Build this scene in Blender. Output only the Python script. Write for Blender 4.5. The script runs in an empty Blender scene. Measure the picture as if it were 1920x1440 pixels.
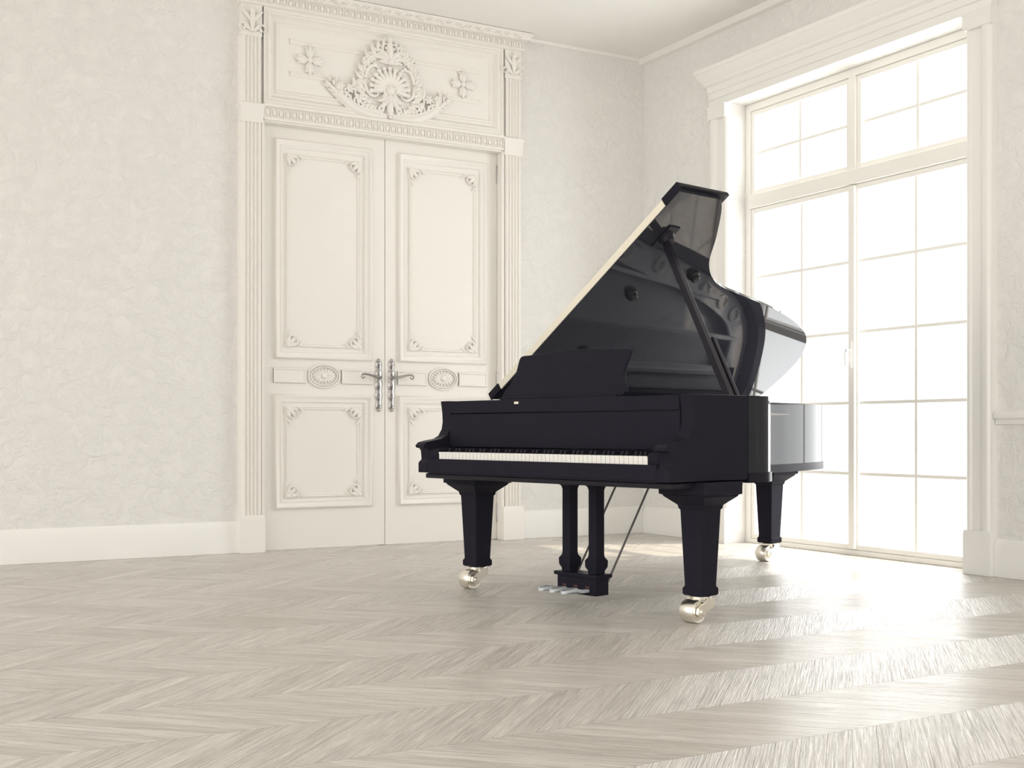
import bpy, bmesh, math, random
from math import sin, cos, pi, radians, sqrt, atan2
from mathutils import Vector, Matrix
random.seed(4)
scene = bpy.context.scene
COL = scene.collection

# ------------------------------------------------------------------ materials
class NT:
    def __init__(s, name):
        s.m = bpy.data.materials.new(name); s.m.use_nodes = True
        s.t = s.m.node_tree; s.n = s.t.nodes; s.l = s.t.links
        s.b = s.n['Principled BSDF']
    def node(s, typ, **kw):
        nd = s.n.new(typ)
        for k, v in kw.items(): setattr(nd, k, v)
        return nd
    def put(s, sock, v):
        if hasattr(v, 'is_output'): s.l.new(v, sock)
        else: sock.default_value = v
    def math(s, op, a, b=None, c=None):
        nd = s.node('ShaderNodeMath', operation=op)
        for i, v in enumerate((a, b, c)):
            if v is not None: s.put(nd.inputs[i], v)
        return nd.outputs[0]
    def comb(s, x, y, z):
        nd = s.node('ShaderNodeCombineXYZ')
        for i, v in enumerate((x, y, z)): s.put(nd.inputs[i], v)
        return nd.outputs[0]
    def noise(s, vec, scale, detail=4, rough=.5, dist=0):
        nd = s.node('ShaderNodeTexNoise')
        if vec is not None: s.put(nd.inputs['Vector'], vec)
        nd.inputs['Scale'].default_value = scale; nd.inputs['Detail'].default_value = detail
        nd.inputs['Roughness'].default_value = rough; nd.inputs['Distortion'].default_value = dist
        return nd.outputs['Fac']
    def mix(s, f, a, b, mode='MIX'):
        nd = s.node('ShaderNodeMixRGB', blend_type=mode)
        for i, v in enumerate((f, a, b)): s.put(nd.inputs[i], v)
        return nd.outputs[0]
    def rng(s, v, a, b, c, d):
        nd = s.node('ShaderNodeMapRange')
        for i, x in enumerate((v, a, b, c, d)): s.put(nd.inputs[i], x)
        return nd.outputs[0]
    def bump(s, h, strength, dist):
        nd = s.node('ShaderNodeBump')
        nd.inputs['Strength'].default_value = strength; nd.inputs['Distance'].default_value = dist
        s.l.new(h, nd.inputs['Height']); s.l.new(nd.outputs[0], s.b.inputs['Normal'])
    def objco(s):
        return s.node('ShaderNodeTexCoord').outputs['Object']

def rgba(c): return (c[0], c[1], c[2], 1)

def simple(name, col, rough=.5, metal=0, var=.04, scale=6, coat=0, spec=.5, bump=0):
    t = NT(name)
    n = t.noise(t.objco(), scale, 3)
    lo = tuple(max(0, c*(1-var)) for c in col); hi = tuple(min(1, c*(1+var)) for c in col)
    t.put(t.b.inputs['Base Color'], t.mix(n, rgba(lo), rgba(hi)))
    t.b.inputs['Roughness'].default_value = rough
    t.b.inputs['Metallic'].default_value = metal
    t.b.inputs['Coat Weight'].default_value = coat
    t.b.inputs['Coat Roughness'].default_value = .02
    t.b.inputs['Specular IOR Level'].default_value = spec
    if bump: t.bump(n, bump, .01)
    return t.m

def plaster():
    t = NT('white_trowelled_plaster'); co = t.objco()
    n1 = t.noise(co, 1.3, 3); n2 = t.noise(co, 13, 6, .62, .8); n3 = t.noise(co, 60, 3, .6)
    t.put(t.b.inputs['Base Color'], t.mix(n1, (.86, .843, .813, 1), (.885, .868, .838, 1)))
    t.b.inputs['Roughness'].default_value = .75
    h = t.math('ADD', t.math('MULTIPLY', t.rng(n2, .42, .66, 0, 1), 1.0), t.math('MULTIPLY', n3, .25))
    t.bump(h, .50, .014)
    return t.m

def floor_mat():
    t = NT('limed_oak_chevron'); co = t.objco()
    sep = t.node('ShaderNodeSeparateXYZ'); t.l.new(co, sep.inputs[0])
    x, y = sep.outputs[0], sep.outputs[1]
    W, PW = .42, .094
    pp = t.math('PINGPONG', y, W)
    sx = t.math('ADD', x, pp)
    k = t.math('DIVIDE', sx, PW)
    fk = t.math('FLOOR', k); yw = t.math('DIVIDE', y, W); colm = t.math('FLOOR', yw)
    wn = t.node('ShaderNodeTexWhiteNoise', noise_dimensions='3D')
    t.l.new(t.comb(fk, t.math('MULTIPLY', colm, 7.3), 0.5), wn.inputs['Vector'])
    rnd = wn.outputs['Value']
    v = t.comb(t.math('MULTIPLY', sx, 55.0), t.math('MULTIPLY', y, 4.5), t.math('MULTIPLY', rnd, 60.0))
    g1 = t.noise(v, 1.0, 6, .70, 1.2)
    v2 = t.comb(t.math('MULTIPLY', sx, 170.0), t.math('MULTIPLY', y, 7.0), t.math('MULTIPLY', rnd, 90.0))
    g2 = t.noise(v2, 1.0, 3, .6)
    base = t.mix(rnd, (.655, .616, .562, 1), (.775, .738, .682, 1))
    g = t.rng(g1, .32, .68, .72, 1.13)
    gg = t.math('MULTIPLY', g, t.rng(g2, .3, .7, .72, 1.13))
    col = t.mix(1.0, base, t.comb(gg, gg, gg), 'MULTIPLY')
    e1 = t.math('GREATER_THAN', t.math('ABSOLUTE', t.math('SUBTRACT', t.math('FRACT', k), .5)), .480)
    e2 = t.math('GREATER_THAN', t.math('ABSOLUTE', t.math('SUBTRACT', t.math('FRACT', yw), .5)), .4955)
    e = t.math('MAXIMUM', e1, e2)
    col = t.mix(t.math('MULTIPLY', e, .55), col, (.24, .22, .19, 1))
    t.put(t.b.inputs['Base Color'], col)
    t.put(t.b.inputs['Roughness'], t.rng(g2, .3, .7, .46, .23))
    h = t.math('SUBTRACT', t.math('ADD', t.math('MULTIPLY', g1, .8), t.math('ADD', t.math('MULTIPLY', g2, .6), t.math('MULTIPLY', rnd, .5))), e)
    t.bump(h, .55, .008)
    return t.m

def glass():
    t = NT('clear_window_glass')
    out = t.n['Material Output']
    tr = t.node('ShaderNodeBsdfTransparent'); gl = t.node('ShaderNodeBsdfGlossy'); gl.inputs['Roughness'].default_value = .02
    mx = t.node('ShaderNodeMixShader'); mx.inputs[0].default_value = .04
    t.l.new(tr.outputs[0], mx.inputs[1]); t.l.new(gl.outputs[0], mx.inputs[2]); t.l.new(mx.outputs[0], out.inputs[0])
    return t.m

M_WALL = plaster()
M_CEIL = simple('white_ceiling_paint', (.93, .918, .89), .8, var=.02)
M_TRIM = simple('ivory_satin_paint', (.895, .866, .812), .42, var=.02, scale=3)
M_WTRIM = simple('white_satin_paint', (.915, .90, .865), .42, var=.02, scale=3)
M_WFRAME = simple('cream_window_paint', (.96, .945, .895), .45, var=.012, scale=3)
M_FLOOR = floor_mat()
M_GLASS = glass()
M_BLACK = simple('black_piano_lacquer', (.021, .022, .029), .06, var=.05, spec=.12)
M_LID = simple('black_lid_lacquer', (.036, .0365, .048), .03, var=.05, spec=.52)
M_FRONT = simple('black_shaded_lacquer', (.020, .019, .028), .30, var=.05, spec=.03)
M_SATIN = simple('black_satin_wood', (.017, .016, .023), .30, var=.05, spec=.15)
M_RUBBER = simple('black_rubber', (.012, .012, .015), .6)
M_IVORY = simple('ivory_key_top', (.90, .885, .84), .25, var=.01)
M_BRASS = simple('pale_polished_brass', (.93, .89, .81), .28, metal=1, var=.03, scale=30)
M_PEDAL = simple('pale_pedal_metal', (.62, .66, .70), .18, var=.03, scale=30, spec=.9)
M_CREAM = simple('cream_edge_strip', (.86, .80, .67), .35, var=.03)
M_ANTIQ = simple('antique_silver_metal', (.44, .425, .415), .30, metal=1, var=.3, scale=60)
M_PLATE = simple('grey_iron_frame', (.86, .86, .89), .4, var=.08, scale=20)
M_RING = simple('pale_grey_iron_ring', (.97, .97, .97), .4, var=.02, scale=20)
M_BOARD = simple('grey_soundboard', (.78, .78, .83), .4, var=.12, scale=12)
M_STEEL = simple('steel_wire', (.80, .80, .84), .3, var=.05)
M_ROD = simple('dark_steel_rod', (.14, .13, .125), .35, var=.05)
M_FELT = simple('dark_red_felt', (.13, .045, .04), .9)

# ------------------------------------------------------------------ mesh helpers
def obj(name, bm, mat, parent=None, smooth=35, bev=0, off=None, **props):
    bmesh.ops.recalc_face_normals(bm, faces=bm.faces[:])
    if off: bmesh.ops.translate(bm, verts=bm.verts[:], vec=off)
    me = bpy.data.meshes.new(name); bm.to_mesh(me); bm.free()
    me.materials.append(mat)
    if smooth:
        me.polygons.foreach_set('use_smooth', [True]*len(me.polygons))
        me.set_sharp_from_angle(angle=radians(smooth))
    o = bpy.data.objects.new(name, me); COL.objects.link(o)
    if parent: o.parent = parent
    if bev:
        md = o.modifiers.new('bevel', 'BEVEL'); md.width = bev; md.segments = 2
        md.limit_method = 'ANGLE'; md.angle_limit = radians(40); md.harden_normals = True
    for k, v in props.items(): o[k] = v
    return o

def empty(name, loc=(0, 0, 0), rz=0, **props):
    o = bpy.data.objects.new(name, None); COL.objects.link(o)
    o.location = loc; o.rotation_euler = (0, 0, rz); o.empty_display_size = .2
    for k, v in props.items(): o[k] = v
    return o

def BM(): return bmesh.new()

def box(bm, x0, x1, y0, y1, z0, z1):
    v = [bm.verts.new((x, y, z)) for z in (z0, z1) for x, y in ((x0, y0), (x1, y0), (x1, y1), (x0, y1))]
    for f in ((0, 3, 2, 1), (4, 5, 6, 7), (0, 1, 5, 4), (1, 2, 6, 5), (2, 3, 7, 6), (3, 0, 4, 7)):
        bm.faces.new([v[i] for i in f])

def prism(bm, poly, fn, a0, a1):
    """poly 2-D points, fn(u,v,a)->xyz, extruded a0..a1"""
    A = [bm.verts.new(fn(u, v, a0)) for u, v in poly]; B = [bm.verts.new(fn(u, v, a1)) for u, v in poly]
    n = len(poly)
    bm.faces.new(A[::-1]); bm.faces.new(B)
    for i in range(n):
        j = (i+1) % n; bm.faces.new((A[i], A[j], B[j], B[i]))

def mbox(bm, M, s0, s1, h0, h1, z0, z1):
    prism(bm, [(s0, z0), (s1, z0), (s1, z1), (s0, z1)], lambda s, z, h: M(s, h, z), h0, h1)

def ring_frame(bm, M, s0, s1, z0, z1, prof):
    """mitred rectangular moulding; prof = (inset, height)"""
    loops = []
    for o, h in prof:
        loops.append([bm.verts.new(M(a, h, b)) for a, b in ((s0+o, z0+o), (s1-o, z0+o), (s1-o, z1-o), (s0+o, z1-o))])
    for A, B in zip(loops, loops[1:]):
        for i in range(4):
            j = (i+1) % 4; bm.faces.new((A[i], A[j], B[j], B[i]))

def cornice(bm, M, s0, s1, prof, hb=0):
    """prof=(projection, z); returns at both ends; hb = projection that lines up with s0/s1"""
    rows = []
    for h, z in prof:
        e = max(0, h-hb)
        rows.append([bm.verts.new(M(a, b, z)) for a, b in ((s0-e, 0), (s0-e, h), (s1+e, h), (s1+e, 0))])
    for A, B in zip(rows, rows[1:]):
        for i in range(3): bm.faces.new((A[i], A[i+1], B[i+1], B[i]))
    bm.faces.new(rows[0]); bm.faces.new(rows[-1])

def rtube(bm, M, pts, radii, h0=0, hs=1.0, seg=6, closed=False):
    n = len(pts); R = []
    for i, (s, z) in enumerate(pts):
        if closed: a, b = pts[(i-1) % n], pts[(i+1) % n]
        else: a, b = pts[max(0, i-1)], pts[min(n-1, i+1)]
        tx, tz = b[0]-a[0], b[1]-a[1]; L = sqrt(tx*tx+tz*tz) or 1
        nx, nz = -tz/L, tx/L
        r = radii[i] if isinstance(radii, (list, tuple)) else radii
        R.append([bm.verts.new(M(s+nx*r*cos(2*pi*k/seg), h0+r*hs*sin(2*pi*k/seg), z+nz*r*cos(2*pi*k/seg))) for k in range(seg)])
    pairs = list(zip(R, R[1:])) + ([(R[-1], R[0])] if closed else [])
    for A, B in pairs:
        for k in range(seg):
            j = (k+1) % seg; bm.faces.new((A[k], A[j], B[j], B[k]))
    if not closed:
        bm.faces.new(R[0][::-1]); bm.faces.new(R[-1])

def leaf(bm, M, s, z, ang, L, W, h0=0, curve=0, hs=.7, n=8):
    pts = []; rr = []; a = ang; px, pz = s, z
    for i in range(n+1):
        t = i/n; pts.append((px, pz)); rr.append(max(.0012, W*sin(pi*(.08+.9*t))**.8))
        a = ang+curve*t; px += cos(a)*L/n; pz += sin(a)*L/n
    rtube(bm, M, pts, rr, h0, hs)

def curl(bm, M, s, z, ang, L, turn, W, h0=0, n=24, hs=1.0, pw=2):
    pts = []; rr = []; px, pz = s, z
    for i in range(n+1):
        t = i/n; pts.append((px, pz)); rr.append(W*(.55+.45*sin(pi*min(1, t*1.2)))*(1-.45*t))
        a = ang+turn*t**pw; px += cos(a)*L/n; pz += sin(a)*L/n
    rtube(bm, M, pts, rr, h0, hs)
    ball(bm, M, px, pz, W*1.15, h0)

def ball(bm, M, s, z, r, h0=0, rs=None, rz=None, hs=.8, nu=10, nv=6):
    rs = rs or r; rz = rz or r
    rows = []
    for j in range(1, nv):
        b = pi*j/nv
        rows.append([bm.verts.new(M(s+rs*sin(b)*cos(2*pi*i/nu), h0+r*hs*cos(b), z+rz*sin(b)*sin(2*pi*i/nu))) for i in range(nu)])
    top = bm.verts.new(M(s, h0+r*hs, z)); bot = bm.verts.new(M(s, h0-r*hs, z))
    for A, B in zip(rows, rows[1:]):
        for i in range(nu):
            k = (i+1) % nu; bm.faces.new((A[i], A[k], B[k], B[i]))
    for i in range(nu):
        k = (i+1) % nu
        bm.faces.new((top, rows[0][k], rows[0][i])); bm.faces.new((bot, rows[-1][i], rows[-1][k]))

def tube(bm, pts, radii, seg=8):
    pts = [Vector(p) for p in pts]; n = len(pts); R = []
    for i, p in enumerate(pts):
        t = (pts[min(n-1, i+1)]-pts[max(0, i-1)]).normalized()
        up = Vector((0, 0, 1)) if abs(t.z) < .9 else Vector((1, 0, 0))
        u = t.cross(up).normalized(); v = t.cross(u).normalized()
        r = radii[i] if isinstance(radii, (list, tuple)) else radii
        R.append([bm.verts.new(p+u*r*cos(2*pi*k/seg)+v*r*sin(2*pi*k/seg)) for k in range(seg)])
    for A, B in zip(R, R[1:]):
        for k in range(seg):
            j = (k+1) % seg; bm.faces.new((A[k], A[j], B[j], B[k]))
    bm.faces.new(R[0][::-1]); bm.faces.new(R[-1])

def lathe(bm, prof, fn, seg=24):
    """prof=(r,t); fn(a,b,t)->xyz with a,b the round plane"""
    R = [[bm.verts.new(fn(r*cos(2*pi*k/seg), r*sin(2*pi*k/seg), t)) for k in range(seg)] for r, t in prof]
    for A, B in zip(R, R[1:]):
        for k in range(seg):
            j = (k+1) % seg; bm.faces.new((A[k], A[j], B[j], B[k]))
    bm.faces.new(R[0][::-1]); bm.faces.new(R[-1])

def square_loft(bm, cx, cy, secs):
    R = []
    for s in secs:
        z, a = s[0], s[1]; b = s[2] if len(s) > 2 else a
        R.append([bm.verts.new((cx+i*a, cy+j*b, z)) for i, j in ((-1, -1), (1, -1), (1, 1), (-1, 1))])
    for A, B in zip(R, R[1:]):
        for k in range(4):
            j = (k+1) % 4; bm.faces.new((A[k], A[j], B[j], B[k]))
    bm.faces.new(R[0][::-1]); bm.faces.new(R[-1])

def catmull(P, k=7):
    out = []
    for i in range(len(P)-1):
        p0 = P[max(0, i-1)]; p1 = P[i]; p2 = P[i+1]; p3 = P[min(len(P)-1, i+2)]
        for j in range(k):
            t = j/k
            out.append(tuple(.5*((2*b)+(-a+c)*t+(2*a-5*b+4*c-d)*t*t+(-a+3*b-3*c+d)*t**3) for a, b, c, d in zip(p0, p1, p2, p3)))
    out.append(P[-1]); return out

# ------------------------------------------------------------------ room shell
YB, XW, H = 8.278, 5.951, 3.956
MB = lambda s, h, z: (s, YB-h, z)         # relief on the door wall
MR = lambda s, h, z: (XW-h, s, z)         # relief on the window wall
DX0, DX1, DH = 2.655, 4.575, 3.03
DC = (DX0+DX1)/2
WY0, WY1, WH = 4.95, 7.16, 3.33

def struct(name, bm, mat, label, cat, **kw):
    return obj(name, bm, mat, None, kind='structure', label=label, category=cat, **kw)

b = BM(); box(b, -7, 6.25, -6, 8.53, -.12, 0)
struct('floor', b, M_FLOOR, 'pale limed oak parquet floor laid in zigzag chevron rows', 'floor', smooth=0)
b = BM(); box(b, -4, 6.25, -2, 8.53, H, H+.15)
struct('ceiling', b, M_CEIL, 'plain white painted ceiling above the door and the window', 'ceiling', smooth=0)
b = BM()
box(b, -7, DX0, YB, 8.53, 0, H); box(b, DX1, 6.25, YB, 8.53, 0, H); box(b, DX0, DX1, YB, 8.53, DH, H)
struct('wall_back', b, M_WALL, 'rough white plaster wall around the ornate double door', 'wall', smooth=0)
b = BM()
box(b, XW, 6.25, -6, WY0, 0, H); box(b, XW, 6.25, WY1, YB, 0, H); box(b, XW, 6.25, WY0, WY1, WH, H)
struct('wall_right', b, M_WALL, 'white plaster wall around the tall bright window', 'wall', smooth=0)

bp = [(0, 0), (.032, 0), (.032, .17), (.024, .19), (.018, .21), (.008, .222), (0, .222)]
b = BM()
for a0, a1 in ((-7, 2.485), (4.745, XW)): prism(b, bp, lambda h, z, s: (s, YB-h, z), a0, a1)
struct('baseboard_back', b, M_WTRIM, 'tall ivory skirting board along the wall with the double door', 'baseboard', bev=.003)
b = BM()
for a0, a1 in ((-6, 4.755), (7.355, YB-.033)): prism(b, bp, lambda h, z, s: (XW-h, s, z), a0, a1)
struct('baseboard_right', b, M_WTRIM, 'tall ivory skirting board along the wall with the window', 'baseboard', bev=.003)
b = BM(); prism(b, [(0, .885), (.018, .89), (.02, .915), (.038, .925), (.038, .95), (.02, .96), (0, .965)], lambda h, z, s: (XW-h, s, z), -6, 4.755)
struct('trim_1', b, M_WTRIM, 'white chair rail moulding on the wall right of the window', 'chair rail')
b = BM(); prism(b, [(0, H-.055), (.045, H-.05), (.05, H-.045), (.05, H), (0, H)], lambda h, z, s: (XW-h, s, z), -6, YB)
struct('trim_2', b, M_WTRIM, 'plain white crown moulding where the ceiling meets the window wall', 'crown moulding')
b = BM()
for a0, a1 in ((-7, 2.4), (4.84, XW-.05)): prism(b, [(0, H-.02), (.008, H-.02), (.02, H), (0, H)], lambda h, z, s: (s, YB-h, z), a0, a1)
struct('trim_3', b, M_WTRIM, 'thin white cove moulding where the ceiling meets the door wall', 'cove moulding')

# ------------------------------------------------------------------ double door
door = empty('door_1', (0, 0, 0), kind='structure', label='tall ivory double door with carved overdoor panel and fluted pilasters', category='double door')
ML = lambda s, h, z: (s, 8.312-h, z)
P_OUT = [(0, 0), (.002, .018), (.012, .025), (.022, .021), (.03, .012), (.045, .010), (.052, .015), (.06, .010), (.065, 0)]
P_IN = [(0, 0), (.001, .008), (.006, .012), (.011, .007), (.015, .006), (.019, .009), (.023, .006), (.025, 0)]

def corner_orn(b, M, cx, cz, sx, sz, S):
    Q = lambda s, h, z: M(cx+sx*s, h, cz+sz*z)
    leaf(b, Q, .012, .012, radians(45), S*.50, S*.10, .014, 0)
    leaf(b, Q, .010, .012, radians(12), S*.55, S*.085, .012, -.3)
    leaf(b, Q, .012, .010, radians(78), S*.55, S*.085, .012, .3)
    curl(b, Q, S*.10, S*.02, radians(6), S*1.0, 5.0, S*.055, .014, 18)
    curl(b, Q, S*.02, S*.10, radians(84), S*1.0, -5.0, S*.055, .014, 18)
    leaf(b, Q, S*.55, S*.02, radians(25), S*.42, S*.05, .012, .5)
    leaf(b, Q, S*.02, S*.55, radians(65), S*.42, S*.05, .012, -.5)
    ball(b, Q, .012, .012, S*.10, .014)

def door_leaf(x0, x1, flip):
    b = BM(); box(b, x0, x1, 8.312, 8.362, .006, DH-.002)
    lf = obj('door_leaf', b, M_TRIM, door, bev=.003)
    c = (x0+x1)/2
    hw, hi = .375, .285
    for z0, z1, y0, y1 in ((1.365, 2.935, 1.452, 2.83), (.293, 1.115, .372, 1.025)):
        b = BM(); ring_frame(b, ML, c-hw, c+hw, z0, z1, P_OUT)
        obj('panel_moulding', b, M_TRIM, lf, smooth=50)
        b = BM(); ring_frame(b, ML, c-hi, c+hi, y0, y1, P_IN)
        obj('inner_moulding', b, M_TRIM, lf, smooth=50)
        for sx, sz in ((1, 1), (-1, 1), (-1, -1), (1, -1)):
            b = BM(); corner_orn(b, ML, c-sx*hi, (y0 if sz > 0 else y1), sx, sz, .15)
            obj('corner_ornament', b, M_TRIM, lf, smooth=60)
    for s0, s1 in ((c-.38, c-.135), (c+.135, c+.38)):
        b = BM(); mbox(b, ML, s0, s1, 0, .006, 1.195, 1.298); ring_frame(b, ML, s0, s1, 1.195, 1.298, [(0, 0), (0, .012), (.008, .014), (.014, .006)])
        obj('rail_panel', b, M_TRIM, lf)
    b = BM(); N = 40
    for rs, rz, w in ((.118, .082, .008), (.102, .068, .006)):
        rtube(b, ML, [(c+rs*cos(2*pi*i/N), 1.247+rz*sin(2*pi*i/N)) for i in range(N)], w, .008, 1, 6, True)
    for i in range(18):
        a = 2*pi*i/18; ex, ez = .088*cos(a), .056*sin(a)
        leaf(b, ML, c+ex*.25, 1.247+ez*.25, atan2(ez, ex), sqrt(ex*ex+ez*ez)*.78, .0085, .008)
    ball(b, ML, c, 1.247, .022, .012)
    obj('oval_rosette', b, M_TRIM, lf, smooth=60)
    # handle
    d = 1 if flip else -1                                  # lever points away from the meeting line
    hx = DC + d*.052
    b = BM(); n = 60; pts = []; rr = []
    for i in range(n+1):
        t = i/n; z = .993+.395*t
        r = .014+.009*abs(sin(pi*t*5))+.007*sin(pi*t)
        if t < .06 or t > .94: r *= .55
        pts.append((hx, z)); rr.append(r)
    rtube(b, ML, pts, rr, .004, .35, 8)
    for z, sg in ((1.36, 1), (1.02, -1)):
        for k in (-1, 1): curl(b, ML, hx, z-sg*.04, radians(90*sg)-k*sg*.6, .07, k*4.5*sg, .005, .008, 14)
        ball(b, ML, hx, z+sg*.012, .013, .01)
    for z in (1.30, 1.19, 1.10): ball(b, ML, hx, z, .011, .01)
    obj('handle_plate', b, M_ANTIQ, lf, smooth=60, label='ornate antique silver handle plate')
    b = BM()
    tube(b, [ML(hx, .0, 1.247), ML(hx, .05, 1.247), ML(hx+d*.008, .058, 1.247)], [.012, .010, .010])
    cp = []; px, pz, n = hx, 1.247, 26
    for i in range(n+1):
        t = i/n; cp.append(ML(px, .057, pz)); a = .25*sin(t*pi*1.5) - max(0, (t-.62)/.38)**1.5*5.2
        px += d*cos(a)*.21/n; pz += sin(a)*.21/n
    tube(b, cp, [.011-.005*i/n for i in range(n+1)])
    lathe(b, [(.019, 0), (.019, .01), (.012, .016)], lambda p, q, t: ML(hx+p, t, 1.247+q), 16)
    obj('door_handle', b, M_ANTIQ, lf, smooth=60, label='curled antique silver lever handle')
    hs = x0+.006 if not flip else x1-.006
    for z in (.21, 1.24, 2.86):
        b = BM(); lathe(b, [(.004, -.075), (.008, -.07), (.009, -.06), (.009, .06), (.008, .07), (.004, .075)], lambda p, q, t: ML(hs+p, .006+q, z+t), 12)
        obj('hinge', b, M_ANTIQ, lf, label='small dark metal hinge')

door_leaf(DX0+.001, DC-.002, False)
door_leaf(DC+.002, DX1-.001, True)
b = BM(); box(b, DC-.04, DC+.04, 8.363, 8.38, .006, DH-.002)
obj('meeting_strip', b, M_TRIM, door)

b = BM()
mbox(b, MB, DX0-.012, DX0+.010, -.03, .05, 0, DH); mbox(b, MB, DX1-.010, DX1+.012, -.03, .05, 0, DH); mbox(b, MB, DX0+.010, DX1-.010, -.03, .05, DH-.012, DH+.01)
obj('jamb', b, M_TRIM, door, bev=.004)

def pilaster(x0, x1):
    p = BM(); c = (x0+x1)/2
    def shaft(z0, z1):
        e = .020; a0, a1 = x0+e, x1-e
        n = 4; m = .012; w = (a1-a0-2*m)/n; poly = [(x0, 0), (x0, .034), (a0-.003, .040), (a0, .062), (a0+m*.4, .066)]
        for i in range(n):
            g0 = a0+m+i*w+.004; g1 = a0+m+(i+1)*w-.004
            for k in range(7):
                a = pi*k/6; poly.append(((g0+g1)/2-(g1-g0)/2*cos(a), .066-.011*sin(a)))
        poly += [(a1-m*.4, .066), (a1, .062), (a1+.003, .040), (x1, .034), (x1, 0)]
        prism(p, poly, lambda s, h, z: MB(s, h, z), z0, z1)
    shaft(.26, DH-.02); shaft(DH+.105, 3.60)
    o = obj('pilaster', p, M_TRIM, door, smooth=40)
    b = BM(); cornice(b, MB, x0, x1, [(.074, 0), (.074, .235), (.072, .245), (.068, .262), (0, .265)], .066)
    obj('plinth_block', b, M_TRIM, o, bev=.003)
    b = BM(); cornice(b, MB, x0+.012, x1-.012, [(.068, DH-.03), (.072, DH-.02), (.072, DH), (.074, DH+.012), (.074, DH+.07), (.082, DH+.085), (.082, DH+.10), (.07, DH+.108), (0, DH+.108)], .066)
    obj('impost_block', b, M_TRIM, o)
    b = BM(); mbox(b, MB, x0+.012, x1-.012, 0, .06, 3.60, 3.82)
    Q = lambda s, h, z: MB(s, h+.06, z)
    for k in (-1, 1):
        curl(b, Q, c+k*.01, 3.63, radians(90)-k*.5, .16, -k*5, .011, .012, 18)
        leaf(b, Q, c+k*.012, 3.70, radians(90)-k*.5, .10, .014, .012, -k*.5)
        leaf(b, Q, c+k*.012, 3.64, radians(90)-k*1.2, .065, .011, .012, k*.6)
    leaf(b, Q, c, 3.63, radians(90), .18, .02, .016); ball(b, Q, c, 3.77, .02, .02)
    obj('leaf_corbel', b, M_TRIM, o, smooth=60)
    return o
pilaster(2.485, 2.655); pilaster(4.575, 4.745)

# lintel with egg and dart
def egg_row(b, M, s0, s1, zc, hgt, n, h0):
    w = (s1-s0)/n
    for i in range(n):
        s = s0+(i+.5)*w
        ball(b, M, s, zc, w*.34, h0, rz=hgt*.42, nu=8, nv=5)
        mbox(b, M, s+w*.42, s+w*.58, h0-.01, h0+.008, zc-hgt*.45, zc+hgt*.45)
b = BM(); cornice(b, MB, DX0, DX1, [(.07, DH-.0), (.07, DH+.015), (.06, DH+.02), (.06, DH+.085), (.085, DH+.092), (.085, DH+.108), (.05, DH+.118), (0, DH+.12)], .09)
ln = obj('lintel', b, M_TRIM, door)
b = BM(); egg_row(b, MB, DX0+.005, DX1-.005, DH+.052, .062, 40, .062)
obj('egg_and_dart_band', b, M_TRIM, ln, smooth=60)

# overdoor panel
b = BM(); mbox(b, MB, DX0, DX1, 0, .03, DH+.1, 3.84)
ov = obj('overdoor_panel', b, M_TRIM, door)
MO = lambda s, h, z: MB(s, h+.03, z)
b = BM(); ring_frame(b, MO, DX0, DX1, 3.14, 3.83, [(0, .03), (.01, .03), (.016, .02), (.03, .018), (.04, .03), (.05, .03), (.06, .012), (.075, .0)])
obj('panel_moulding', b, M_TRIM, ov, smooth=50)
b = BM(); ring_frame(b, MO, DX0+.095, DX1-.095, 3.235, 3.735, [(0, 0), (.001, .01), (.01, .014), (.018, .008), (.024, 0)])
obj('inner_moulding', b, M_TRIM, ov, smooth=50)
for k in (-1, 1):
    for z in (3.615, 3.385):
        b = BM(); s0, s1 = sorted((DC+k*(.21 if z > 3.5 else .40), DC+k*.76))
        mbox(b, MO, s0, s1, 0, .004, z-.02, z+.02)
        for dz in (-.012, .012): rtube(b, MO, [(s0, z+dz), (s1, z+dz)], .006, .003, 1, 6)
        obj('reed_bar', b, M_TRIM, ov)
    b = BM(); c = DC+k*.615
    for i in range(4):                                   # cross of four fleurons
        a = i*pi/2; x, z = c+cos(a)*.014, 3.5+sin(a)*.014
        leaf(b, MO, x, z, a, .098, .021, .012, 0, .9)
        for j in (-1, 1):
            leaf(b, MO, c+cos(a)*.034, 3.5+sin(a)*.034, a+j*.75, .062, .014, .013, -j*.9, .9)
            leaf(b, MO, c+cos(a)*.012, 3.5+sin(a)*.012, a+j*.5, .050, .011, .010, j*.5, .9)
            ball(b, MO, c+cos(a+j*.34)*.088, 3.5+sin(a+j*.34)*.088, .009, .012)
    ball(b, MO, c, 3.5, .022, .016)
    obj('cross_rosette', b, M_TRIM, ov, smooth=60)

b = BM()
# dense backing body of the cartouche
body = [(.0, 3.15), (.06, 3.17), (.12, 3.215), (.17, 3.26), (.205, 3.33), (.215, 3.40), (.20, 3.47), (.17, 3.53), (.13, 3.58), (.10, 3.635), (.06, 3.67), (.03, 3.70), (0, 3.72)]
prism(b, [(DC+s, z) for s, z in body]+[(DC-s, z) for s, z in body[::-1][1:-1]], lambda s, z, h: MO(s, h, z), 0, .014)
# scallop shell with lobed rim
for i in range(13):
    a = radians(-8+196*i/12); L = .165-.012*abs(i-6)/6
    leaf(b, MO, DC+cos(a)*.012, 3.365+sin(a)*.012, a, L, .023, .026, 0, 1.05, 10)
    ball(b, MO, DC+cos(a)*(L-.004), 3.365+sin(a)*(L-.004), .020, .024)
for k in (-1, 1):
    for a, L in ((-50, .10), (-75, .12)):
        leaf(b, MO, DC+k*.02, 3.355, radians(a if k > 0 else 180-a), L, .016, .03, -k*.6, 1)
ball(b, MO, DC, 3.36, .036, .034)
for j in range(7): ball(b, MO, DC+.05*cos(j*2*pi/7), 3.36+.05*sin(j*2*pi/7), .013, .04)
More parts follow.
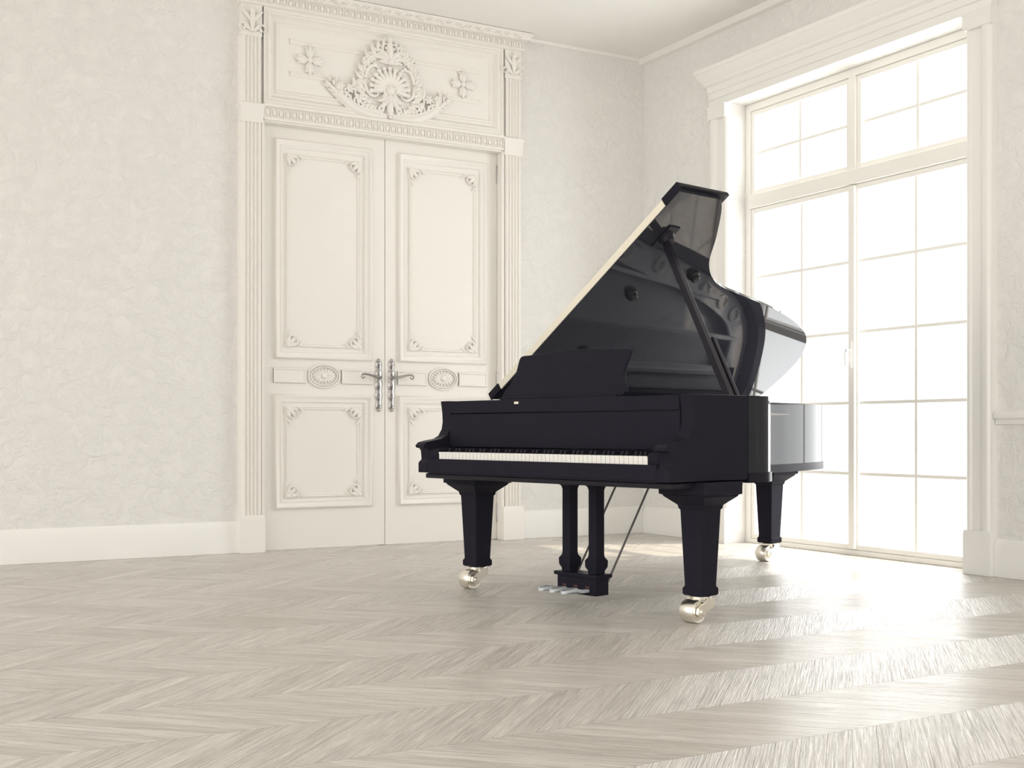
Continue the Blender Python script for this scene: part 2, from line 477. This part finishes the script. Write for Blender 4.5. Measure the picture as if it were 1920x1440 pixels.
# crown and drop
for a, L, W in ((90, .20, .028), (70, .15, .020), (110, .15, .020), (48, .12, .018), (132, .12, .018), (28, .10, .015), (152, .10, .015)):
    leaf(b, MO, DC, 3.555, radians(a), L, W, .032, (0 if a == 90 else (-.9 if a < 90 else .9)), .95)
for a, L, W in ((-90, .18, .028), (-70, .15, .020), (-110, .15, .020), (-48, .13, .017), (-132, .13, .017)):
    leaf(b, MO, DC, 3.33, radians(a), L, W, .032, (0 if a == -90 else (.9 if a > -90 else -.9)), .95)
for z, r in ((3.735, .015), (3.755, .010), (3.575, .028), (3.60, .018), (3.19, .022), (3.165, .015)): ball(b, MO, DC, z, r, .036)
for k in (-1, 1):
    Q = lambda s, h, z: MO(DC+k*s, h, z)
    # two broken C-scrolls with layered leaf edges
    curl(b, Q, .195, 3.43, radians(100), .23, 4.4, .018, .026, 24)
    curl(b, Q, .20, 3.42, radians(-95), .24, -4.2, .018, .026, 24)
    curl(b, Q, .06, 3.59, radians(15), .21, -4.4, .015, .028, 22)
    curl(b, Q, .05, 3.63, radians(70), .14, 5, .012, .030, 18)
    curl(b, Q, .14, 3.55, radians(50), .13, -4.8, .011, .028, 18)
    curl(b, Q, .20, 3.32, radians(10), .14, 5.0, .012, .026, 18)
    for i in range(12):
        t = i/11; a0 = radians(-62+150*t)
        s, z = .175*cos(a0)+.03, 3.40+.20*sin(a0)
        leaf(b, Q, s, z, a0+.2, .085, .018, .020, .9, .9)
        leaf(b, Q, s-.004, z+.01, a0+.75, .060, .013, .028, .6, .9)
        leaf(b, Q, s+.004, z-.01, a0-.45, .055, .012, .024, .9, .9)
    for (s, z, a, L, W, cv) in ((.12, 3.61, 60, .085, .015, .6), (.09, 3.64, 78, .085, .014, .5), (.05, 3.67, 85, .08, .013, .4), (.15, 3.57, 35, .09, .014, .9)):
        leaf(b, Q, s, z, radians(a), L, W, .026, cv); leaf(b, Q, s, z, radians(a-55), L*.7, W*.8, .024, cv)
    n = 30                                                   # sweeping wing
    pts = [(.02+.47*i/n, 3.172-.028*sin(pi*i/n)+.20*(i/n)**2.0) for i in range(n+1)]
    rtube(b, Q, pts, [.032*sin(pi*(.12+.86*i/n))**.8+.003 for i in range(n+1)], .016, .9)
    pts2 = [(s+.008, z+.030) for s, z in pts[3:26]]
    rtube(b, Q, pts2, [.013*sin(pi*(.08+.86*i/22))+.002 for i in range(23)], .026, 1)
    for i in range(2, n, 2):
        leaf(b, Q, pts[i][0], pts[i][1], radians(72-i*1.2), .088-.0012*i, .014, .022, -.7, .9)
        leaf(b, Q, pts[i][0]+.01, pts[i][1]+.03, radians(100-i*1.2), .060-.0006*i, .011, .030, .7, .9)
        leaf(b, Q, pts[i][0], pts[i][1]-.010, radians(-22+i), .062, .011, .014, .6, .9)
    curl(b, Q, .22, 3.235, radians(40), .24, 5.2, .013, .030, 22)
    curl(b, Q, .30, 3.25, radians(60), .18, -5.2, .012, .030, 20)
    curl(b, Q, .36, 3.27, radians(45), .16, 4.8, .011, .028, 18)
    for (s, z) in ((.315, 3.335), (.245, 3.275), (.39, 3.345)):       # small flowers on the wing
        for j in range(6): leaf(b, Q, s, z, j*pi/3, .038, .012, .034)
        ball(b, Q, s, z, .012, .04)
    leaf(b, Q, .41, 3.31, radians(75), .11, .016, .02, .6); leaf(b, Q, .28, 3.33, radians(95), .10, .016, .024, -.5)
obj('shell_cartouche', b, M_TRIM, ov, smooth=60, label='carved shell and acanthus cartouche')

# crowning cornice
b = BM(); cornice(b, MB, 2.485, 4.745, [(.07, 3.82), (.08, 3.825), (.08, 3.835), (.072, 3.84), (.072, 3.895), (.10, 3.9), (.11, 3.91), (.115, 3.925), (.135, 3.94), (.135, 3.952), (0, 3.952)], .07)
cn = obj('crowning_cornice', b, M_TRIM, door)
b = BM(); egg_row(b, MB, 2.495, 4.735, 3.868, .05, 48, .074)
obj('egg_and_dart_band', b, M_TRIM, cn, smooth=60)
b = BM(); Q = lambda s, h, z: MB(s, h+.115, z)
for i in range(27):
    s = 2.48+i*.083
    curl(b, Q, s, 3.912, radians(40), .075, 4.6*(1 if i % 2 else -.6), .007, .008, 12)
    leaf(b, Q, s+.02, 3.912, radians(20), .07, .009, .006, .5)
obj('acanthus_band', b, M_TRIM, cn, smooth=60)

# ------------------------------------------------------------------ window
win = empty('window_1', (0, 0, 0), kind='structure', label='tall white double casement window with glazing bars and transom lights', category='window')
cp = [(0, 0), (0, .03), (.012, .042), (.03, .042), (.04, .03), (.105, .03), (.115, .045), (.14, .055), (.165, .055), (.178, .04), (.19, .04), (.19, 0)]
for y0, sg in ((WY1, 1), (WY0, -1)):
    b = BM(); prism(b, cp, lambda o, h, z: MR(y0+sg*o, h, z), .26, WH)
    o = obj('casing', b, M_WTRIM, win, smooth=40)
    a0, a1 = sorted((y0, y0+sg*.19))
    b = BM(); cornice(b, MR, a0, a1, [(.062, 0), (.062, .235), (.06, .25), (.056, .262), (0, .265)], .058)
    obj('plinth_block', b, M_WTRIM, o, bev=.003)
    b = BM(); cornice(b, MR, a0, a1, [(.058, WH-.10), (.064, WH-.09), (.064, WH-.02), (.074, WH), (0, WH)], .058)
    obj('capital_block', b, M_WTRIM, o, bev=.002)
b = BM(); cornice(b, MR, WY0-.19, WY1+.19, [(.05, WH), (.05, WH+.05), (.06, WH+.055), (.06, WH+.10), (.068, WH+.105), (.068, WH+.15), (.085, WH+.165), (.085, WH+.185), (.12, WH+.225), (.13, WH+.25), (.14, WH+.255), (.14, WH+.285), (0, WH+.30)], .06)
obj('entablature', b, M_WTRIM, win)
X0, X1 = 6.10, 6.18
MY = (WY0+WY1)/2
b = BM()
box(b, X0, X1, WY0, WY0+.05, 0, WH); box(b, X0, X1, WY1-.05, WY1, 0, WH)
box(b, X0, X1, WY0+.05, WY1-.05, WH-.055, WH); box(b, X0, X1, WY0+.05, WY1-.05, 0, .035)
obj('window_frame', b, M_WFRAME, win, bev=.004)
b = BM(); box(b, X0-.02, X1, WY0+.05, WY1-.05, 2.535, 2.635)
obj('transom', b, M_WFRAME, win, bev=.006)
b = BM(); box(b, X0-.006, X1, MY-.03, MY+.03, 2.635, WH-.055)
obj('mullion', b, M_WFRAME, win, bev=.004)
def sash(y0, y1, z0, z1, rows, fw=.036):
    b = BM()
    x0, x1 = X0+.012, X1-.012
    box(b, x0, x1, y0, y0+fw, z0, z1); box(b, x0, x1, y1-fw, y1, z0, z1)
    box(b, x0, x1, y0+fw, y1-fw, z1-fw, z1); box(b, x0, x1, y0+fw, y1-fw, z0, z0+fw)
    s = obj('sash', b, M_WFRAME, win, bev=.004)
    b = BM(); m = .0105
    ym = (y0+y1)/2
    box(b, x0+.020, x1-.020, ym-m, ym+m, z0+fw, z1-fw)
    for i in range(1, rows):
        z = z0+fw+(z1-z0-2*fw)*i/rows
        box(b, x0+.021, x1-.021, y0+fw, ym-m, z-m, z+m); box(b, x0+.021, x1-.021, ym+m, y1-fw, z-m, z+m)
    obj('glazing_bars', b, M_WFRAME, s)
    b = BM(); box(b, (x0+x1)/2-.003, (x0+x1)/2+.003, y0+fw-.005, y1-fw+.005, z0+fw-.005, z1-fw+.005)
    obj('pane', b, M_GLASS, s, smooth=0)
    return s
for y0, y1 in ((WY0+.051, MY-.002), (MY+.002, WY1-.051)):
    s = sash(y0, y1, .036, 2.534, 5)
    sash(y0 if y0 < MY-.1 else MY+.031, y1 if y1 > MY+.1 else MY-.031, 2.636, WH-.056, 2)
b = BM(); box(b, X0-.012, X0+.014, MY-.028, MY+.028, .04, 2.53)
obj('cover_strip', b, M_WFRAME, win, bev=.006)
b = BM(); box(b, X0-.024, X0-.011, MY-.014, MY+.014, 1.28, 1.46)
tube(b, [(X0-.02, MY, 1.40), (X0-.06, MY, 1.40), (X0-.065, MY, 1.385), (X0-.062, MY, 1.29)], [.009, .009, .009, .007])
obj('window_handle', b, M_WTRIM, win, bev=.002)

# ------------------------------------------------------------------ grand piano
# local plan: p across the keyboard to the right, q towards the tail
PX, PY = .78, 1.0
ca, sa = .206, -.978
root = empty('grand_piano', (3.017+.206*PX+.978*PY, 5.802-.978*PX+.206*PY, 0), atan2(sa, ca),
             label='glossy black grand piano with raised lid standing before the window', category='grand piano')
OFF = (-PX, -PY, 0)
def part(name, bm, mat, parent=None, **kw): return obj(name, bm, mat, parent or root, off=OFF, **kw)
ZB, ZT = .63, 1.01
PL, PR = -.10, 1.66
AQ = .27                                                  # cheeks run back to here, the bent rim starts behind them
CTRL = [(PR, AQ), (PR, .34), (1.64, .45), (1.53, .60), (1.33, .76), (1.13, .90), (1.0, 1.10), (.93, 1.4), (.88, 1.65), (.82, 1.9),
        (.75, 2.12), (.66, 2.32), (.55, 2.45), (.40, 2.54), (.2, 2.57), (.02, 2.56), (-.07, 2.52), (PL, 2.44), (PL, 2.2), (PL, 1.2), (PL, AQ)]
OUTL = catmull(CTRL, 8)
def offset(P, d):
    R = []
    for i, p in enumerate(P):
        a, c = P[max(0, i-1)], P[min(len(P)-1, i+1)]
        tx, ty = c[0]-a[0], c[1]-a[1]; L = sqrt(tx*tx+ty*ty)
        R.append((p[0]-ty/L*d, p[1]+tx/L*d))
    return R
def strip(bm, A, B, z0, z1):
    V = [[bm.verts.new((x, y, z)) for x, y in P] for P in (A, B) for z in (z0, z1)]
    n = len(A)
    for i in range(n-1):
        for a, c in ((0, 1), (1, 3), (3, 2), (2, 0)): bm.faces.new((V[a][i], V[a][i+1], V[c][i+1], V[c][i]))
    for i in (0, n-1): bm.faces.new((V[0][i], V[1][i], V[3][i], V[2][i]))
INN = offset(OUTL, .07)
b = BM(); strip(b, OUTL, INN, ZB+.03, ZT)
rim = part('rim', b, M_BLACK)
b = BM(); strip(b, offset(OUTL, -.006), offset(OUTL, .10), ZB-.015, ZB+.03)
part('base_moulding', b, M_FRONT, rim)
b = BM(); prism(b, INN, lambda x, y, z: (x, y, z), .80, .815)
part('soundboard', b, M_BOARD, smooth=0)
b = BM()
strip(b, offset(OUTL, .075), offset(OUTL, .24), .895, .915)
box(b, -.02, 1.58, .245, .42, .90, .93)
for (x0, y0, x1, y1) in ((.10, .42, .10, 2.3), (.42, .42, .34, 2.35), (.78, .42, .60, 2.1), (1.15, .42, .86, 1.25)):
    w = .012
    prism(b, [(x0-w, y0), (x0+w, y0), (x1+w, y1), (x1-w, y1)], lambda x, y, z: (x, y, z), .905, .945)
pl = part('iron_frame', b, M_PLATE)
O2 = offset(OUTL, .16)
for i in range(18, 94, 8):
    x, y = O2[i]
    b = BM()
    lathe(b, [(.048, .915), (.048, .930), (.034, .934), (.031, .92), (.029, .916)], lambda p, q, t: (x+p, y+q, t), 20)
    part('frame_ring', b, M_RING, pl)
b = BM()
for i in range(90):
    t = i/89; x = .0+1.5*t; q1 = 2.35-1.55*t**.8
    xe = x-.14*(1-abs(2*t-1))
    tube(b, [(x, .40, .94), (xe, max(.6, q1), .93)], .0013, 4)
part('strings', b, M_STEEL, kind='stuff')

# arms (cheeks)
prof = [(AQ-.001, ZT), (-.1175, ZT), (-.108, .95), (-.105, .90), (-.112, .86), (-.135, .825), (-.17, .808), (-.225, .800), (-.272, .790), (-.290, .772),
        (-.284, .762), (-.262, .757), (-.252, .745), (-.248, .70), (-.262, .688), (-.268, .68), (-.268, ZB), (AQ-.001, ZB)]
for p0, p1 in ((PL, PL+.075), (PR-.075, PR)):
    b = BM(); prism(b, prof, lambda q, z, p: (p, q, z), p0, p1)
    part('arm', b, M_FRONT, bev=.004)
for p0, p1 in ((PL+.0755, .05), (1.52, PR-.0755)):
    b = BM(); prism(b, [(-.10, .69), (-.245, .69), (-.25, .70), (-.25, .748), (-.235, .758), (-.10, .762)], lambda q, z, p: (p, q, z), p0, p1)
    part('key_block', b, M_FRONT, bev=.003)
b = BM(); box(b, PL+.0755, PR-.0755, -.262, .30, ZB-.004, .680)
kb = part('keybed', b, M_FRONT, bev=.004)
b = BM(); box(b, PL+.0755, PR-.0755, -.266, -.250, .635, .704)
part('key_slip', b, M_FRONT, bev=.003)
b = BM(); box(b, PL+.02, PR-.02, -.235, .26, ZB-.03, ZB-.0045)
part('underside_batten', b, M_SATIN, kb, bev=.006)
b = BM(); prism(b, [(-.095, .763), (-.112, .766), (-.116, .80), (-.112, .94), (-.085, .94), (-.085, .763)], lambda q, z, p: (p, q, z), PL+.076, PR-.076)
part('fallboard', b, M_FRONT, bev=.003)
b = BM(); box(b, PL+.0755, PR-.0755, -.119, -.07, .943, ZT-.002); box(b, PL+.0755, PR-.0755, -.07, .24, .985, ZT-.004)
fr = part('front_rail', b, M_FRONT, bev=.003)
b = BM(); box(b, .505, .535, -.122, -.119, .985, .997)
part('lock_plate', b, M_CREAM, fr, label='small cream lock plate')

# keys
K0, K1 = .052, 1.518
kw = (K1-K0)/52
for i in range(52):
    x = K0+i*kw
    b = BM(); box(b, x+.0012, x+kw-.0012, -.246, -.10, .690, .740); box(b, x+.0012, x+kw-.0012, -.2485, -.246, .732, .740)
    part('white_key', b, M_IVORY, smooth=0)
names = 'ABCDEFG'
for i in range(51):
    if names[i % 7] in 'ACDFG':
        x = K0+(i+1)*kw
        b = BM(); prism(b, [(-.10, .740), (-.205, .740), (-.197, .759), (-.10, .761)], lambda q, z, p: (p, q, z), x-.0075, x+.0075)
        part('black_key', b, M_SATIN, bev=.0015)

# music desk
dp = [(.42, 0), (.44, .02), (.428, .05), (.405, .075), (.392, .10), (.388, .14), (.392, .18), (.396, .215), (.392, .230), (.375, .236), (.28, .238), (.20, .242), (.13, .250), (0, .252)]
poly = [(.735+a, z) for a, z in dp] + [(.735-a, z) for a, z in dp[::-1][1:]]
b = BM(); prism(b, poly, lambda p, z, t: (p, -.03+z*.42+t, ZT+.002+z*.97), 0, .018)
dk = part('music_desk', b, M_FRONT, bev=.003)
b = BM(); box(b, .32, 1.15, -.06, -.03, ZT-.002, ZT+.012)
part('desk_ledge', b, M_FRONT, dk, bev=.003)
for p in (.50, .98):
    b = BM(); tube(b, [(p, .06, 1.16), (p, .17, ZT)], .008)
    part('desk_support', b, M_SATIN, dk)

# lid
TH = radians(35.2); HP, HZ = -.09, 1.028
def LM(d, q, n): return (HP+d*cos(TH)-n*sin(TH), q, HZ+d*sin(TH)+n*cos(TH))
LD = 1.665
pts = [(0, .25), (LD, .25)]
for x, y in OUTL:
    if y > .275 and x > PL+.012: pts.append((min(x-HP+.008, LD), y+.004))
pts.append((0, 2.40))
b = BM(); prism(b, pts, LM, 0, .020)
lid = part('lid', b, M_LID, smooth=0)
b = BM(); prism(b, [(0, .25), (LD+.02, .25), (LD+.02, .625), (0, .625)], LM, .022, .044)
part('lid_flap', b, M_BLACK, lid, bev=.004)
b = BM(); prism(b, [(.09, .243), (LD-.10, .243), (LD-.10, .2495), (.09, .2495)], LM, .002, .040)
part('edge_strip', b, M_CREAM, lid, bev=.002, label='cream strip along the lid edge')
for d0, d1 in ((-.01, .0895), (LD-.0995, LD+.02)):
    b = BM(); prism(b, [(d0, .238), (d1, .238), (d1, .2495), (d0, .2495)], LM, 0, .044)
    part('edge_cap', b, M_FRONT, lid, bev=.003)
for d, q in ((.95, .54), (1.14, .86), (.45, .60)):
    b = BM(); lathe(b, [(.034, 0), (.034, -.012), (.026, -.02), (.026, -.034), (.018, -.04)], lambda x, y, t: LM(d+x, q+y, t), 18)
    part('bumper', b, M_RUBBER, lid)
b = BM(); lathe(b, [(.045, 0), (.045, -.01), (.034, -.022), (.03, -.04)], lambda x, y, t: LM(1.375+x, .42+y, t), 20)
prism(b, [(1.30, .38), (1.45, .38), (1.45, .46), (1.30, .46)], LM, -.008, 0)
part('prop_socket', b, M_SATIN, lid, bev=.002)
for q in (.5, 1.3, 2.1):
    b = BM(); tube(b, [(PL+.006, q-.09, ZT+.012), (PL+.006, q+.09, ZT+.012)], .011, 10)
    part('lid_hinge', b, M_BRASS, lid)

def bar(bm, a, c, w, t):
    a, c = Vector(a), Vector(c); d = (c-a).normalized(); u = d.cross(Vector((0, 1, 0))).normalized(); v = d.cross(u)
    R = [[bm.verts.new(p+u*i*w+v*j*t) for i, j in ((-1, -1), (1, -1), (1, 1), (-1, 1))] for p in (a, c)]
    for k in range(4):
        j = (k+1) % 4; bm.faces.new((R[0][k], R[0][j], R[1][j], R[1][k]))
    bm.faces.new(R[0][::-1]); bm.faces.new(R[1])
top = Vector(LM(1.36, .42, -.03)); bot = Vector((1.585, .26, .96))
b = BM(); bar(b, bot, top, .016, .018)
st = part('lid_prop', b, M_SATIN, bev=.003)
mid = bot.lerp(top, .40)
b = BM(); bar(b, bot+Vector((.0, .05, 0)), mid+Vector((.0, .05, 0)), .014, .012)
part('short_prop', b, M_SATIN, st, bev=.003)
b = BM(); box(b, 1.55, 1.583, .22, .34, .93, .985)
part('prop_pivot', b, M_SATIN, st, bev=.003)

# legs and casters
def leg(cx, cy, bz):
    b = BM()
    square_loft(b, cx, cy, [(.118, .050), (.123, .057), (.150, .057), (.158, .051), (.165, .050), (.50, .064), (.505, .070), (.52, .072), (.560, .118), (.567, .120), (.570, .132), (bz, .132)])
    l = part('leg', b, M_FRONT, bev=.003, smooth=20)
    b = BM()
    lathe(b, [(.030, .098), (.046, .102), (.048, .114), (.042, .120)], lambda p, q, t: (cx+p, cy+q, t), 24)
    arm = [(.032, .108), (.036, .09), (.018, .066), (-.016, .056), (-.034, .030), (-.062, .026), (-.082, .044), (-.078, .070), (-.056, .082), (-.03, .092), (-.022, .108)]
    for k in (-1, 1):
        p0 = cx+k*.049
        prism(b, arm, lambda q, z, t: (p0+t, cy+q, z), -.008, .008)
    prism(b, [(.032, .110), (.036, .088), (-.01, .103), (-.026, .110)], lambda q, z, t: (cx+t, cy+q, z), -.056, .056)
    tube(b, [(cx-.064, cy-.054, .052), (cx+.064, cy-.054, .052)], .014, 12)
    part('caster_fork', b, M_BRASS, l, bev=.002, label='polished pale brass caster fork')
    b = BM()
    lathe(b, [(.012, -.039), (.038, -.039), (.040, -.035), (.048, -.037), (.052, -.031), (.052, .031), (.048, .037), (.040, .035), (.038, .039), (.012, .039)], lambda p, q, t: (cx+t, cy-.054+p, .0525+q), 32)
    part('caster_wheel', b, M_BRASS, l, label='polished pale brass caster wheel')
leg(.01, .05, ZB-.004); leg(1.565, .05, ZB-.004); leg(.225, 2.36, ZB+.03)

# pedal lyre
b = BM(); box(b, .655, .925, .035, .125, .046, .135); box(b, .640, .940, .024, .136, .132, .15)
ly = part('lyre_box', b, M_FRONT, bev=.003)
for p in (.70, .885):
    b = BM(); square_loft(b, p, .08, [(.15, .030), (.165, .030), (.185, .040), (.215, .041), (.232, .030), (.245, .028), (.56, .028), (.575, .032), (.595, .052), (ZB-.03, .056)])
    part('lyre_post', b, M_FRONT, ly, bev=.003, smooth=30)
for p in (.71, .79, .87):
    b = BM(); prism(b, [(p-.013, .036), (p-.013, -.01), (p-.022, -.06), (p-.027, -.105), (p-.018, -.132), (p, -.142), (p+.018, -.132), (p+.027, -.105), (p+.022, -.06), (p+.013, -.01), (p+.013, .036)],
                lambda x, q, t: (x, q, .062+t+(.014*min(1, -q/.06) if q < 0 else 0) - .25*max(0, -q-.10)), 0, .016)
    part('pedal', b, M_PEDAL, ly, bev=.004, label='pale polished metal pedal')
    b = BM(); box(b, p-.013, p+.013, .031, .0345, .083, .090)
    part('felt_slot', b, M_FELT, ly, label='dark red felt')
for p in (.685, .915):
    b = BM(); tube(b, [(p, .13, .11), (p, .47, ZB)], .0055, 8)
    part('lyre_rod', b, M_ROD, ly, label='thin dark steel rod')

# ------------------------------------------------------------------ light
w = bpy.data.worlds.new('sky'); scene.world = w; w.use_nodes = True
nt = w.node_tree; bg = nt.nodes['Background']
tc = nt.nodes.new('ShaderNodeTexCoord'); sp = nt.nodes.new('ShaderNodeSeparateXYZ'); nt.links.new(tc.outputs['Generated'], sp.inputs[0])
ra = nt.nodes.new('ShaderNodeValToRGB')
mr = nt.nodes.new('ShaderNodeMapRange'); nt.links.new(sp.outputs[0], mr.inputs[0])
for i, v in enumerate((-1.0, 1.0, 0.0, 1.0)): mr.inputs[i+1].default_value = v
nt.links.new(mr.outputs[0], ra.inputs[0])
e = ra.color_ramp.elements
e[0].position = 0; e[0].color = (.93, .93, .93, 1)
e[1].position = 1; e[1].color = (.70, .70, .70, 1)
for pos, v in ((.25, .79), (.5, .45), (.68, .66)):
    n_ = e.new(pos); n_.color = (v, v, v, 1)
ml = nt.nodes.new('ShaderNodeMath'); ml.operation = 'MULTIPLY'; ml.inputs[1].default_value = 2.75
nt.links.new(ra.outputs[0], ml.inputs[0]); nt.links.new(ml.outputs[0], bg.inputs['Strength'])
bg.inputs['Color'].default_value = (1, .982, .948, 1)

def area(name, loc, rot, sx, sy, p, col=(.96, .985, 1)):
    l = bpy.data.lights.new(name, 'AREA'); l.shape = 'RECTANGLE'; l.size = sx; l.size_y = sy; l.energy = p; l.color = col
    o = bpy.data.objects.new(name, l); COL.objects.link(o); o.location = loc; o.rotation_euler = rot
    return o
area('window_skylight', (7.2, 6.05, 2.0), (0, radians(90), 0), 4.6, 4.2, 215)
s = bpy.data.lights.new('sun', 'SUN'); s.energy = 3.2; s.color = (1, .86, .66); s.angle = radians(1.5)
so = bpy.data.objects.new('sun', s); COL.objects.link(so)
so.rotation_euler = Vector((-1.6, .7, -3.2)).to_track_quat('-Z', 'Y').to_euler()

# ------------------------------------------------------------------ camera
cam = bpy.data.cameras.new('camera'); co = bpy.data.objects.new('camera', cam); COL.objects.link(co)
co.location = (0, 0, .85); co.rotation_euler = (radians(90), 0, radians(-29.5))
cam.sensor_width = 36; cam.lens = 2268/1920*36; cam.shift_y = 88/1920
cam.clip_end = 200
scene.camera = co
scene.view_settings.view_transform = 'Standard'
scene.view_settings.exposure = 0
